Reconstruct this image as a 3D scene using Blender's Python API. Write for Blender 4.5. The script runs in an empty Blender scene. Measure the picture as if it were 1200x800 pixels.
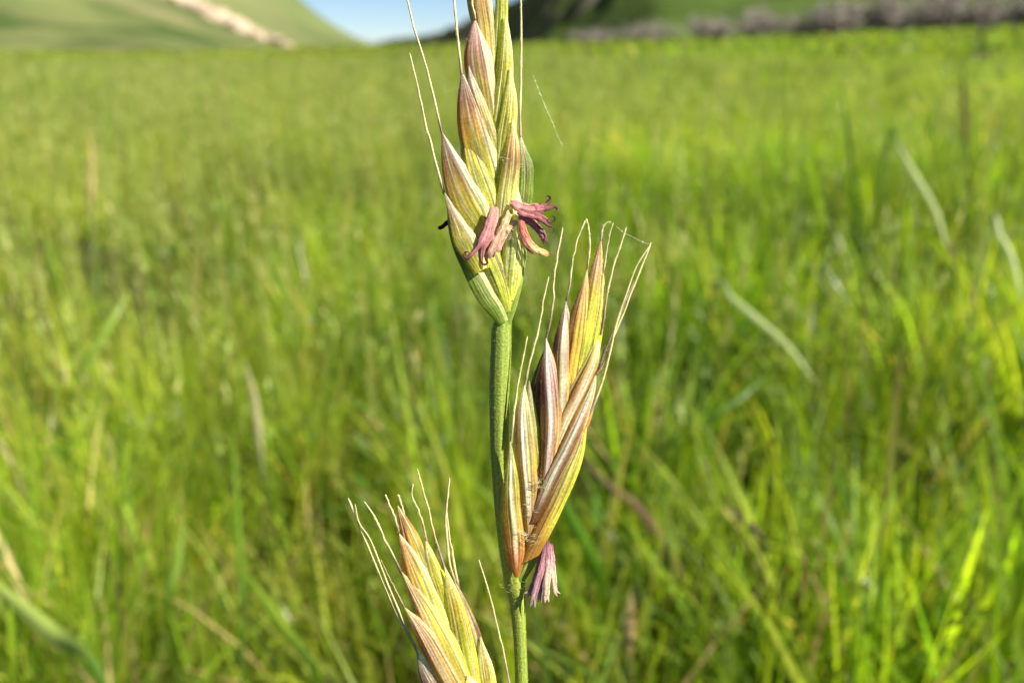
import bpy, math, random
import numpy as np
from mathutils import Vector, noise as mnoise

random.seed(7); RNG = np.random.default_rng(11)
sc = bpy.context.scene
col = sc.collection
rad = math.radians

# ------------------------------------------------------------------ camera
F = 1082.0                      # focal length in photo pixels (1200 x 800)
CAM_H = 0.55
TILT = math.atan((400 - 50) / F)
D = 0.11                        # distance of the plant
cd = bpy.data.cameras.new('camera'); cam = bpy.data.objects.new('camera', cd); col.objects.link(cam)
cam.location = (0, 0, CAM_H); cam.rotation_euler = (math.pi / 2 - TILT, 0, 0)
cd.sensor_width = 36; cd.lens = 36 * F / 1200; cd.clip_start = 0.005; cd.clip_end = 6000
cd.dof.use_dof = True; cd.dof.focus_distance = D - 0.0008; cd.dof.aperture_fstop = 21
sc.camera = cam
FW = np.array((0, math.cos(TILT), -math.sin(TILT))); UP = np.array((0, math.sin(TILT), math.cos(TILT)))
RT = np.array((1., 0, 0)); CAM = np.array((0, 0, CAM_H))

# ------------------------------------------------------------------ sky, sun, exposure
SUN_EL, SUN_AZ = rad(42), rad(110)       # azimuth measured clockwise from +Y (view direction): right, a little behind the camera
w = bpy.data.worlds.new('World'); sc.world = w; w.use_nodes = True
nt = w.node_tree; bg = nt.nodes['Background']
sky = nt.nodes.new('ShaderNodeTexSky'); sky.sky_type = 'NISHITA'; sky.sun_disc = False
sky.sun_elevation = SUN_EL; sky.sun_rotation = SUN_AZ; sky.air_density = 0.62; sky.dust_density = 0.0; sky.ozone_density = 5.0
nt.links.new(sky.outputs[0], bg.inputs[0]); bg.inputs[1].default_value = 0.05
sd = bpy.data.lights.new('sun', 'SUN'); sd.energy = 5.0; sd.angle = rad(0.55); sd.color = (1, 0.955, 0.87)
sun = bpy.data.objects.new('sun', sd); col.objects.link(sun)
to_sun = Vector((math.sin(SUN_AZ) * math.cos(SUN_EL), math.cos(SUN_AZ) * math.cos(SUN_EL), math.sin(SUN_EL)))
sun.rotation_euler = to_sun.to_track_quat('Z', 'Y').to_euler(); sun.location = (3, -3, 6)
sc.view_settings.view_transform = 'Standard'; sc.view_settings.look = 'None'
sc.view_settings.exposure = 1.32; sc.view_settings.gamma = 1
sc.render.engine = 'CYCLES'
sc.cycles.max_bounces = 7; sc.cycles.diffuse_bounces = 3; sc.cycles.transmission_bounces = 5; sc.cycles.glossy_bounces = 2
sc.cycles.use_denoising = True
sc.cycles.sample_clamp_indirect = 6

# ------------------------------------------------------------------ helpers
def lin(c):
    c = np.asarray(c, float) / 255.0
    return np.where(c <= 0.04045, c / 12.92, ((c + 0.055) / 1.055) ** 2.4)

def ray(x, y):
    return FW + RT * ((x - 600) / F) + UP * ((400 - y) / F)

def at(x, y, depth):                       # photo pixel + depth along the view axis -> world point
    return CAM + ray(x, y) * depth

def px(x, y, z=0.0):                       # a point of the plant: photo pixel, z = pixels (plant scale) towards the camera
    return at(x, y, D - z * D / F)

def ground_hit(x, y, z=0.0):
    r = ray(x, y); return CAM + r * ((z - CAM_H) / r[2])

def smooth(a, b, x):
    t = np.clip((np.asarray(x, float) - a) / (b - a), 0, 1); return t * t * (3 - 2 * t)

def catmull(pts, n):
    p = np.asarray(pts, float); m = len(p)
    if m == 2: return p[0] + (p[1] - p[0]) * np.linspace(0, 1, n)[:, None]
    u = np.concatenate([[0], np.cumsum(np.linalg.norm(np.diff(p[:, :2], axis=0), axis=1) + 1e-9)]); u /= u[-1]
    e = np.vstack([2 * p[0] - p[1], p, 2 * p[-1] - p[-2]])
    out = []
    for t in np.linspace(0, 1, n):
        i = min(max(np.searchsorted(u, t, 'right') - 1, 0), m - 2)
        s = (t - u[i]) / (u[i + 1] - u[i]); a, b, c, d = e[i:i + 4]
        out.append(.5 * (2 * b + (c - a) * s + (2 * a - 5 * b + 4 * c - d) * s * s + (3 * b - a - 3 * c + d) * s ** 3))
    return np.array(out)

def mesh_obj(name, verts, faces, mat, parent=None, cols=None, uv=None, smooth_=True):
    me = bpy.data.meshes.new(name)
    verts = np.asarray(verts, np.float32)
    faces = np.asarray(faces, np.int32)
    k = faces.shape[1]; nf = len(faces)
    me.vertices.add(len(verts)); me.vertices.foreach_set('co', verts.ravel())
    me.loops.add(nf * k); me.loops.foreach_set('vertex_index', faces.ravel())
    me.polygons.add(nf); me.polygons.foreach_set('loop_start', np.arange(0, nf * k, k, dtype=np.int32))
    try: me.polygons.foreach_set('loop_total', np.full(nf, k, np.int32))
    except Exception: pass
    if cols is not None:
        a = me.color_attributes.new('Col', 'FLOAT_COLOR', 'POINT')
        c = np.ones((len(verts), 4), np.float32); c[:, :3] = cols; a.data.foreach_set('color', c.ravel())
    if uv is not None:
        l = me.uv_layers.new(name='UVMap'); l.data.foreach_set('uv', np.asarray(uv, np.float32)[faces.ravel()].ravel())
    me.update(calc_edges=True)
    if smooth_: me.polygons.foreach_set('use_smooth', np.ones(nf, bool))
    me.materials.append(mat)
    o = bpy.data.objects.new(name, me); col.objects.link(o)
    if parent is not None: set_parent(o, parent)
    return o

def set_parent(o, p):
    o.parent = p; o.matrix_parent_inverse = world_of(p).inverted()

def world_of(o):
    m = o.matrix_basis.copy()
    if o.parent: m = world_of(o.parent) @ o.matrix_parent_inverse @ m
    return m

def empty(name, loc):
    o = bpy.data.objects.new(name, None); col.objects.link(o); o.location = loc; o.empty_display_size = .02
    return o

def tag(o, label=None, cat=None, group=None, kind=None):
    for k, v in (('label', label), ('category', cat), ('group', group), ('kind', kind)):
        if v: o[k] = v
    return o

def frames(P):
    T = np.gradient(P, axis=0); T /= np.linalg.norm(T, axis=1)[:, None] + 1e-12
    n = np.cross(T[0], FW); n /= np.linalg.norm(n) + 1e-9
    N = []
    for t in T:
        n = n - t * np.dot(n, t); n /= np.linalg.norm(n) + 1e-9; N.append(n.copy())
    N = np.array(N); B = np.cross(T, N)
    return T, N, B

def tube(P, R, k=8, flat=1.0, colfn=None):
    """P world points, R world radii -> verts, quads, cols, uv (closed round tube)"""
    T, N, B = frames(P); n = len(P)
    a = np.linspace(0, 2 * np.pi, k, endpoint=False)
    V = P[:, None] + R[:, None, None] * (np.cos(a)[None, :, None] * N[:, None] + flat * np.sin(a)[None, :, None] * B[:, None])
    i = np.arange(n - 1)[:, None]; j = np.arange(k)[None]
    Q = np.stack([i * k + j, i * k + (j + 1) % k, (i + 1) * k + (j + 1) % k, (i + 1) * k + j], -1).reshape(-1, 4)
    tt = np.repeat(np.linspace(0, 1, n), k); uu = np.tile(a / (2 * np.pi), n)
    return V.reshape(-1, 3), Q, tt, uu

class Bag:
    """collects quads of one mesh"""
    def __init__(s): s.V = []; s.Q = []; s.C = []; s.U = []; s.n = 0
    def add(s, V, Q, C, U=None):
        s.V.append(V); s.Q.append(np.asarray(Q) + s.n); C = np.asarray(C, float)
        s.C.append(np.broadcast_to(C, (len(V), 3)) if C.ndim == 1 else C)
        s.U.append(np.zeros((len(V), 2)) if U is None else U); s.n += len(V)
    def build(s, name, mat, parent=None):
        return mesh_obj(name, np.vstack(s.V), np.vstack(s.Q), mat, parent, np.vstack(s.C), np.vstack(s.U))

# ------------------------------------------------------------------ materials
def new_mat(name):
    m = bpy.data.materials.new(name); m.use_nodes = True
    n = m.node_tree.nodes; l = m.node_tree.links
    return m, n, l, n['Principled BSDF'], n['Material Output']

def leaf_mat(name, trans, rough, spec, noise_scale=0, noise_amt=0.0, bump=0.0, bump_scale=(1, 1), tgain=(1.25, 1.25, .6), coat=0.0, vein=0.0):
    m, n, l, b, out = new_mat(name)
    at_ = n.new('ShaderNodeAttribute'); at_.attribute_name = 'Col'
    c = at_.outputs['Color']
    if noise_amt:
        tc = n.new('ShaderNodeTexCoord'); nz = n.new('ShaderNodeTexNoise'); nz.inputs['Scale'].default_value = noise_scale
        nz.inputs['Detail'].default_value = 4
        l.new(tc.outputs['Object'], nz.inputs['Vector'])
        mr = n.new('ShaderNodeMapRange'); mr.inputs[1].default_value = .3; mr.inputs[2].default_value = .7
        mr.inputs[3].default_value = 1 - noise_amt; mr.inputs[4].default_value = 1 + noise_amt
        l.new(nz.outputs['Fac'], mr.inputs[0])
        mx = n.new('ShaderNodeMix'); mx.data_type = 'RGBA'; mx.blend_type = 'MULTIPLY'; mx.inputs[0].default_value = 1
        l.new(c, mx.inputs[6]); l.new(mr.outputs[0], mx.inputs[7]); c = mx.outputs[2]
    if vein or bump:
        uv = n.new('ShaderNodeUVMap'); mp = n.new('ShaderNodeMapping'); mp.inputs['Scale'].default_value = (bump_scale[0], bump_scale[1], 1)
        l.new(uv.outputs[0], mp.inputs[0])
        vz = n.new('ShaderNodeTexNoise'); vz.inputs['Scale'].default_value = 1; vz.inputs['Detail'].default_value = 3
        l.new(mp.outputs[0], vz.inputs['Vector'])
        if vein:
            mr = n.new('ShaderNodeMapRange'); mr.inputs[1].default_value = .32; mr.inputs[2].default_value = .68
            mr.inputs[3].default_value = 1 - vein; mr.inputs[4].default_value = 1 + vein * .8
            l.new(vz.outputs['Fac'], mr.inputs[0])
            mx = n.new('ShaderNodeMix'); mx.data_type = 'RGBA'; mx.blend_type = 'MULTIPLY'; mx.inputs[0].default_value = 1
            l.new(c, mx.inputs[6]); l.new(mr.outputs[0], mx.inputs[7]); c = mx.outputs[2]
        if bump:
            bp = n.new('ShaderNodeBump'); bp.inputs['Strength'].default_value = bump; bp.inputs['Distance'].default_value = 0.00012
            l.new(vz.outputs['Fac'], bp.inputs['Height']); l.new(bp.outputs[0], b.inputs['Normal'])
    l.new(c, b.inputs['Base Color']); b.inputs['Roughness'].default_value = rough; b.inputs['Specular IOR Level'].default_value = spec
    if coat: b.inputs['Coat Weight'].default_value = coat; b.inputs['Coat Roughness'].default_value = .25
    if trans:
        tr = n.new('ShaderNodeBsdfTranslucent'); g = n.new('ShaderNodeMix'); g.data_type = 'RGBA'; g.blend_type = 'MULTIPLY'; g.inputs[0].default_value = 1
        l.new(c, g.inputs[6]); g.inputs[7].default_value = (*tgain, 1); l.new(g.outputs[2], tr.inputs[0])
        ms = n.new('ShaderNodeMixShader'); ms.inputs[0].default_value = trans
        l.new(b.outputs[0], ms.inputs[1]); l.new(tr.outputs[0], ms.inputs[2]); l.new(ms.outputs[0], out.inputs[0])
    return m

M_LEMMA = leaf_mat('lemma_chaff', .48, .50, .34, 3400, .22, 1.0, (24, 3.0), vein=.26, tgain=(1.25, 1.25, .6))
M_STEM = leaf_mat('stem_green', .12, .55, .3, 4200, .22, .8, (22, 30), vein=.22)
M_AWN = leaf_mat('awn_straw', .25, .45, .5, 1500, .2)
M_ANTHER = leaf_mat('anther_purple', .22, .75, .15, 5200, .30, 1.0, (12, 7), tgain=(1.15, .95, .95), vein=.30)
M_HAIR = leaf_mat('silky_hair', .45, .4, .5, tgain=(1.1, 1.1, 1))
M_GRASS = leaf_mat('grass_blade', .54, .46, .34, tgain=(1.8, 1.75, .6))
def vary_rough(m, scale, lo, hi):
    n = m.node_tree.nodes; l = m.node_tree.links; b = n['Principled BSDF']
    tc = n.new('ShaderNodeTexCoord'); z = n.new('ShaderNodeTexNoise'); z.inputs['Scale'].default_value = scale
    r = n.new('ShaderNodeMapRange'); r.inputs[1].default_value = .4; r.inputs[2].default_value = .6; r.inputs[3].default_value = lo; r.inputs[4].default_value = hi
    l.new(tc.outputs['Object'], z.inputs['Vector']); l.new(z.outputs['Fac'], r.inputs[0]); l.new(r.outputs[0], b.inputs['Roughness'])
vary_rough(M_GRASS, 14., .34, .62)
M_SEED = leaf_mat('seed_head_chaff', .4, .55, .4, tgain=(1.2, 1.15, .8))

def terrain_mat(name, c1, c2, c3, scale, scale2, rough=.95):
    m, n, l, b, out = new_mat(name)
    tc = n.new('ShaderNodeTexCoord')
    n1 = n.new('ShaderNodeTexNoise'); n1.inputs['Scale'].default_value = scale; n1.inputs['Detail'].default_value = 6
    n2 = n.new('ShaderNodeTexNoise'); n2.inputs['Scale'].default_value = scale2; n2.inputs['Detail'].default_value = 5
    l.new(tc.outputs['Object'], n1.inputs['Vector']); l.new(tc.outputs['Object'], n2.inputs['Vector'])
    r1 = n.new('ShaderNodeValToRGB'); r1.color_ramp.elements[0].position = .38; r1.color_ramp.elements[1].position = .64
    r1.color_ramp.elements[0].color = (*lin(c1), 1); r1.color_ramp.elements[1].color = (*lin(c2), 1)
    l.new(n1.outputs['Fac'], r1.inputs[0])
    r2 = n.new('ShaderNodeMapRange'); r2.inputs[1].default_value = .5; r2.inputs[2].default_value = .72
    l.new(n2.outputs['Fac'], r2.inputs[0])
    mx = n.new('ShaderNodeMix'); mx.data_type = 'RGBA'; l.new(r2.outputs[0], mx.inputs[0]); l.new(r1.outputs[0], mx.inputs[6])
    mx.inputs[7].default_value = (*lin(c3), 1); l.new(mx.outputs[2], b.inputs['Base Color'])
    b.inputs['Roughness'].default_value = rough; b.inputs['Specular IOR Level'].default_value = .1
    return m

M_SOIL = terrain_mat('soil_thatch', (44, 40, 22), (62, 64, 28), (78, 68, 44), 6, 1.2)
M_HILL = terrain_mat('hill_grass', (58, 74, 34), (100, 106, 60), (124, 116, 80), .16, .06)
M_HILL2 = terrain_mat('far_hill_grass', (84, 94, 54), (98, 106, 62), (116, 112, 76), .03, .012)
M_HILLR = terrain_mat('spur_grass', (50, 66, 22), (80, 98, 38), (58, 64, 36), .09, .03)
M_ROCK = terrain_mat('pink_rock', (158, 138, 116), (190, 172, 148), (128, 114, 94), .9, .25)
M_CLIFF = terrain_mat('dark_cliff', (88, 86, 70), (118, 112, 92), (92, 100, 60), .2, .06)
M_SHRUB = leaf_mat('grey_shrub_twigs', .15, .8, .1, tgain=(1, 1, .9))

# ------------------------------------------------------------------ ground
def rise(x, y):
    return 2.1 * smooth(14, 95, y) * smooth(-12, 46, x * 60 / np.maximum(y, 25)) - 0.3 * smooth(15, 70, y) * smooth(0, 40, -x)

def ground_z(x, y):
    x = np.asarray(x, float); y = np.asarray(y, float)
    return (.012 * np.sin(x * 3.1 + 1.3 * np.sin(y * 2.3)) + .014 * np.sin(y * 2.7 + .8 * x)
            + .035 * np.sin(x * .53 + 1) * np.sin(y * .41 + 2) * smooth(2, 8, y) + rise(x, y))

yr = np.concatenate([[-4, -2, -1, -.4], np.geomspace(.1, 2600, 90)])
ang = np.linspace(-1.25, 1.25, 90)
GX = np.tan(ang)[None] * (np.abs(yr)[:, None] + 2.0); GY = np.repeat(yr[:, None], 90, 1)
GZ = ground_z(GX, GY)
i, j = np.meshgrid(np.arange(len(yr) - 1), np.arange(89), indexing='ij')
Q = np.stack([i * 90 + j, i * 90 + j + 1, (i + 1) * 90 + j + 1, (i + 1) * 90 + j], -1).reshape(-1, 4)
tag(mesh_obj('ground', np.stack([GX, GY, GZ], -1).reshape(-1, 3), Q, M_SOIL), kind='structure')

# ------------------------------------------------------------------ hills
def nz(x, y, s, seed=0.):
    return mnoise.fractal(Vector((x * s + seed, y * s - seed, seed)), 1.0, 2.0, 4)

def heightfield(name, xs, ys, fn, mat):
    X, Y = np.meshgrid(xs, ys); Z = np.array([[fn(x, y) for x in xs] for y in ys])
    a, b = Z.shape; i, j = np.meshgrid(np.arange(a - 1), np.arange(b - 1), indexing='ij')
    Q = np.stack([i * b + j, i * b + j + 1, (i + 1) * b + j + 1, (i + 1) * b + j], -1).reshape(-1, 4)
    return mesh_obj(name, np.stack([X, Y, Z], -1).reshape(-1, 3), Q, mat)

def hp(xp): return (xp - 600) / 1136.0      # photo column -> lateral / forward near the horizon
VP = .00084                                 # tangent of elevation for one photo pixel near the horizon

def hill_near_z(x, y):
    crest = max(0., (hp(338) * y - x) * 150 / y)            # metres left of the rib's foot
    h = .32 * crest + .010 * crest * crest * .3
    f = float(smooth(62, 150, y + .25 * crest - 6))
    return -.6 + h * f * (1 + .10 * nz(x, y, .03)) + .5 * nz(x, y, .08, 3.) * f + 1.2 * float(smooth(58, 75, y)) * float(smooth(0, 25, crest))
o = heightfield('hill', np.linspace(-230, -12, 110), np.linspace(55, 260, 80), hill_near_z, M_HILL); tag(o, kind='structure')

def hill_far_z(x, y):
    c = max(0., (hp(452) * y - x) * 300 / y)
    h = .22 * c + .0125 * c * c if c < 26 else .22 * c + .0125 * 676 + .65 * (c - 26)
    return -1.2 + min(h, 120) * float(smooth(215, 300, y + .3 * min(c, 80))) + .5 * nz(x, y, .03, 9.)
o = heightfield('hill', np.linspace(-420, -26, 110), np.linspace(205, 560, 60), hill_far_z, M_HILL2); tag(o, kind='structure')

def spur_z(x, y):
    t = np.interp(y, [100, 120, 210, 250, 300, 400, 520], [690, 668, 560, 530, 494, 446, 430])
    xw = hp(t) * y + 3.5 * nz(0, y, .05, 4.) + 1.2 * nz(x, y, .2, 8.)
    dist = x - xw
    H = np.interp(y, [95, 120, 150, 210, 250, 300, 400, 520], [0, 9, 18, 10.5, 7.0, 4.3, 2.6, 1.0])
    H = H * (1 + .12 * nz(x, y, .06, 7.))
    wall = max(0., dist) * (float(np.interp(y, [100, 140, 200], [.5, .75, 1.3])) + .25 * nz(x, y, .05, 11.))
    front = max(0., (y - 93 - 3 * nz(x, y, .03, 2.))) * .30 + max(0., x - 12) * .03
    return float(rise(x, y)) - .9 + min(wall, H, front + .3)
o = heightfield('hill', np.linspace(-70, 170, 170), np.concatenate([np.linspace(88, 200, 80), np.linspace(204, 520, 70)]), spur_z, M_HILLR); tag(o, kind='structure')
o.data.materials.append(M_CLIFF)
mi = np.zeros(len(o.data.polygons), np.int32)
for p in o.data.polygons:
    if p.normal.z < .66 and p.normal.x < -.2: mi[p.index] = 1
o.data.polygons.foreach_set('material_index', mi)

# ------------------------------------------------------------------ rock rib on the left hill
import bmesh
def rock_mesh(seed):
    bm = bmesh.new(); bmesh.ops.create_icosphere(bm, subdivisions=2, radius=1)
    for v in bm.verts:
        d = 1 + .35 * mnoise.noise(v.co * 1.4 + Vector((seed * 7, 0, 0))) + .18 * mnoise.noise(v.co * 3.2 + Vector((0, seed * 5, 0)))
        v.co = Vector((v.co.x * 1.2, v.co.y, v.co.z * .72)) * d
    me = bpy.data.meshes.new('rock'); bm.to_mesh(me); bm.free(); me.materials.append(M_ROCK); return me
rocks = [rock_mesh(s) for s in range(6)]
root = empty('rock_outcrop', (hp(255) * 150, 140, 3)); tag(root, 'line of pale pinkish rocks running down the ridge of the left hill', 'rocks')
for k in range(64):
    u = random.random() ** .8; xp = 150 + (334 - 150) * u
    y = 146 + random.uniform(-9, 7) - 6 * (1 - u); x = hp(xp) * y + random.uniform(-1.6, 1.6) - .4
    r = bpy.data.objects.new('rock', random.choice(rocks)); col.objects.link(r)
    s = random.uniform(.6, 1.6) * (.75 + .5 * math.sin(u * math.pi))
    r.location = (x, y, hill_near_z(x, y) + .25 * s); r.scale = (s * random.uniform(.9, 1.6), s, s * random.uniform(.7, 1.1))
    r.rotation_euler = (0, random.uniform(-.3, .3), random.uniform(0, 6)); set_parent(r, root)

# ------------------------------------------------------------------ grey shrubs at the foot of the right hill
def shrub(xp, yb, wpx, hpx, Y, seed):
    rnd = np.random.default_rng(seed)
    x0 = hp(xp) * Y; zb = CAM_H + (50 - yb) * VP * Y - .25
    W = wpx * 1.2 / 1136 * Y / 2; H = hpx * VP * Y * rnd.uniform(.8, 1.15)
    e = empty('shrub', (x0, Y, zb))
    B = Bag(); L = Bag()
    for k in range(46):
        a = rnd.uniform(0, 2 * np.pi); r = math.sqrt(rnd.uniform(0, 1)); tip = np.array((math.cos(a) * r * W, math.sin(a) * r * W * .8, H * (1 - .55 * r * r) * rnd.uniform(.75, 1.1)))
        mid = tip * np.array((.4, .4, .55)) + rnd.normal(0, .08, 3)
        P = catmull([np.zeros(3), mid, tip], 5) + np.array((x0, Y, zb))
        V, Q, t, u = tube(P, np.linspace(.05, .012, 5) * H / 2.2, 4); B.add(V, Q, lin((146, 134, 126)) * rnd.uniform(.7, 1.2))
        n = 34; s = rnd.uniform(.3, 1.05, n); c = P[0] + (tip) * s[:, None] + rnd.normal(0, .12 * H, (n, 3)); c[:, 2] = np.maximum(c[:, 2], zb + .1)
        d = rnd.normal(size=(n, 3)); d /= np.linalg.norm(d, axis=1)[:, None]; e2 = np.cross(d, rnd.normal(size=(n, 3))); e2 /= np.linalg.norm(e2, axis=1)[:, None]
        ln = rnd.uniform(.10, .22, n)[:, None] * H / 2.2; wd = ln * .35
        V = np.stack([c - d * ln, c + e2 * wd, c + d * ln, c - e2 * wd], 1).reshape(-1, 3)
        cc = lin((156, 146, 136)) * rnd.uniform(.6, 1.25, n)[:, None] * np.array((1, 1, 1)) + np.where(rnd.random(n)[:, None] < .2, lin((60, 74, 30)), 0)
        L.add(V, np.arange(n * 4).reshape(-1, 4), np.repeat(cc, 4, 0))
    B.build('branches', M_SHRUB, e); tag(L.build('twigs', M_SHRUB, e), kind='stuff')
    return e
SH = [(702, 47, 70, 10, 100, 'palest and lowest grey shrub, leftmost of the row under the right hill'),
      (762, 46, 74, 13, 98, 'low pale grey shrub, second from left in the row under the right hill'),
      (832, 45, 60, 17, 95, 'grey bare shrub, third from left in the row under the right hill'),
      (886, 44, 62, 22, 94, 'grey-mauve bare shrub, fourth from left in the row under the right hill'),
      (935, 43, 50, 20, 93, 'grey-mauve bare shrub, fifth from left in the row under the right hill'),
      (978, 42, 60, 29, 92, 'tall rounded grey shrub in the middle of the row under the right hill'),
      (1036, 40, 56, 28, 92, 'tall rounded grey shrub, second right of the middle of the row under the right hill'),
      (1096, 36, 70, 30, 92, 'wide grey shrub behind the small dark far stalk at the right'),
      (1150, 33, 62, 26, 91, 'grey-mauve shrub, second from the right edge in the row under the right hill'),
      (1204, 31, 70, 28, 91, 'grey-mauve shrub cut by the right edge of the photo')]
for k, (xp, yb, wp, h_, Y, lab) in enumerate(SH):
    tag(shrub(xp, yb, wp, h_ * 1.6, Y, 40 + k), lab, 'shrub', 'grey shrubs at the foot of the right hill')

# ------------------------------------------------------------------ the field of grass
def blades(x, y, z0, h, wd, az, th0, th1, colr, segs, tipc=None, face=None):
    """vectorised grass blades: n strips of segs quads"""
    n = len(x); s = np.linspace(0, 1, segs + 1)
    th = th0[:, None] + th1[:, None] * (s[None] ** 1.5)
    ds = h[:, None] / segs
    hx = np.concatenate([np.zeros((n, 1)), np.cumsum(np.sin((th[:, 1:] + th[:, :-1]) / 2) * ds, 1)], 1)
    hz = np.concatenate([np.zeros((n, 1)), np.cumsum(np.cos((th[:, 1:] + th[:, :-1]) / 2) * ds, 1)], 1)
    cx = x[:, None] + hx * np.cos(az)[:, None]; cy = y[:, None] + hx * np.sin(az)[:, None]; cz = z0[:, None] + hz
    fa = az + np.pi / 2 + (RNG.normal(0, .7, n) if face is None else face)
    prof = np.minimum(1, .55 + 1.5 * s) * (1 - s ** 2.6) + .02
    wv = wd[:, None] * prof[None] / 2
    tw = fa[:, None] + RNG.normal(0, .5, n)[:, None] * s[None]
    dx = np.cos(tw) * wv; dy = np.sin(tw) * wv
    L = np.stack([cx - dx, cy - dy, cz], -1); R = np.stack([cx + dx, cy + dy, cz], -1)
    V = np.stack([L, R], 2).reshape(-1, 3)
    b = (np.arange(n) * (segs + 1) * 2)[:, None] + (np.arange(segs) * 2)[None]
    Q = np.stack([b, b + 1, b + 3, b + 2], -1).reshape(-1, 4)
    C = colr[:, None, :] * np.ones((1, segs + 1, 1))
    if tipc is not None: C = C + (tipc[:, None, :] - C) * (s ** 3)[None, :, None]
    C = np.repeat(C, 2, 1).reshape(-1, 3)
    return V, Q, C

def vnoise(x, y, s, seed):
    """cheap smooth value noise"""
    r = np.random.default_rng(seed); T = r.random((64, 64))
    u = np.asarray(x) * s + 1000; v = np.asarray(y) * s + 1000
    iu = np.floor(u).astype(int); iv = np.floor(v).astype(int); fu = u - iu; fv = v - iv; fu = fu * fu * (3 - 2 * fu); fv = fv * fv * (3 - 2 * fv)
    g = lambda a, b: T[a % 64, b % 64]
    return (g(iu, iv) * (1 - fu) + g(iu + 1, iv) * fu) * (1 - fv) + (g(iu, iv + 1) * (1 - fu) + g(iu + 1, iv + 1) * fu) * fv

G1, G2, G3, G4 = lin((86, 118, 28)), lin((116, 142, 34)), lin((150, 158, 58)), lin((60, 98, 32))
TAN, STRAW, BROWN = lin((150, 128, 84)), lin((186, 168, 112)), lin((108, 82, 58))
HOLLOWS = []                                # hollows added to the sward so that dark shade pockets show
for hx, hy, hr in ((880, 480, .13), (385, 650, .10), (655, 470, .12), (700, 730, .07), (880, 640, .07), (60, 540, .09), (1060, 690, .07), (250, 560, .08), (470, 520, .09), (520, 330, .2), (300, 230, .5), (760, 300, .3), (720, 440, .16), (800, 530, .10), (930, 455, .08), (640, 620, .07)):
    g = ground_hit(hx, hy, .10); HOLLOWS.append((g[0], g[1], hr))
GB = Bag()
def sward(r0, r1, n, segs, h, wd, half=.72, right_pad=0.):
    r = np.sqrt(RNG.uniform(r0 * r0, r1 * r1, n)); a = RNG.uniform(-half, half + right_pad, n)
    x = r * np.sin(a); y = r * np.cos(a)
    # clumping: pull towards tussock centres
    cs = .07 * (1 + r * .25)
    qx = (np.floor(x / cs) + .5 + .6 * (vnoise(np.floor(x / cs) * 7.7, np.floor(y / cs) * 3.3, 1., 5) - .5)) * cs
    qy = (np.floor(y / cs) + .5 + .6 * (vnoise(np.floor(x / cs) * 2.1, np.floor(y / cs) * 9.1, 1., 6) - .5)) * cs
    k = RNG.uniform(0, .75, n); x = x + (qx - x) * k; y = y + (qy - y) * k
    gapn = vnoise(x, y, 3.4, 21) * .6 + vnoise(x, y, 9., 22) * .4
    keep = gapn + RNG.uniform(-.12, .12, n) > .50 * (1 - .8 * smooth(2.5, 7, r))
    x, y, r, gapn = x[keep], y[keep], r[keep], gapn[keep]; n = len(x)
    tall = vnoise(x, y, 1.6, 31) * .4 + vnoise(x, y, 6., 32) * .6
    side = smooth(-.35, .35, x / np.maximum(y, .2))
    clump = vnoise(x, y, 13. / np.maximum(1, r * .35), 33); hh = h * (.30 + .62 * tall + .62 * clump) * RNG.lognormal(0, .22, n) * (.92 + .16 * side)
    hh = np.minimum(hh, h * 1.5)
    for hx, hy, hr in HOLLOWS:
        dd = np.hypot(x - hx, y - hy) / hr; hh = hh * (.10 + .90 * smooth(.6, 1.2, dd + RNG.uniform(-.15, .15, n)))
    ww = wd * RNG.lognormal(0, .38, n) * (.72 + .45 * side)
    az = RNG.uniform(0, 2 * np.pi, n)
    patch = vnoise(x, y, 1.7, 41) * .45 + vnoise(x, y, 7., 43) * .25 + vnoise(x, y, .23, 42) * .35
    yl = np.clip((patch - .5) * 1.5 + .5 + RNG.normal(0, .2, n) - .16 * side + .16 * (1 - side), 0, 1)[:, None]
    c = G1 + (G2 - G1) * np.clip(yl * 2, 0, 1) + (G3 - G2) * np.clip(yl * 2 - 1, 0, 1)
    q = RNG.random(n)[:, None]; c = np.where(q < .14, G4 + (c - G4) * .2, c)
    dry = .045 + .04 * (1 - side[:, None]); c = np.where(q > 1 - dry, TAN + (STRAW - TAN) * RNG.random((n, 1)), c)
    c = c * np.minimum(RNG.lognormal(0, .34, (n, 1)), 1.6) * (.26 + .85 * vnoise(x, y, 11., 44) + .75 * vnoise(x, y, 2.4, 45))[:, None] * (1 + .6 * (vnoise(x, y, .16, 46) - .5) * smooth(5, 20, r))[:, None]
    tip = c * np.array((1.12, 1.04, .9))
    V, Q, C = blades(x, y, ground_z(x, y) - .01, hh, ww, az, np.minimum(np.abs(RNG.normal(0, .20, n)), .45), np.minimum(np.abs(RNG.normal(.6, .7, n)), 1.7), c, segs, tip)
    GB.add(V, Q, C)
    return n
sward(.16, 1.3, 34000, 6, .225, .0042, .78, .25)
sward(1.3, 3.2, 70000, 5, .23, .0042, .72, .1)
sward(3.2, 8., 95000, 4, .24, .0058, .68)
sward(8., 24., 80000, 3, .26, .012, .66)
sward(24., 75., 60000, 2, .30, .04, .64)
sward(75., 330., 30000, 2, .34, .16, .60)
tag(GB.build('meadow_grass', M_GRASS), 'dense bright green meadow grass filling the valley floor behind the spikelets', 'grass', kind='stuff')

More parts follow.
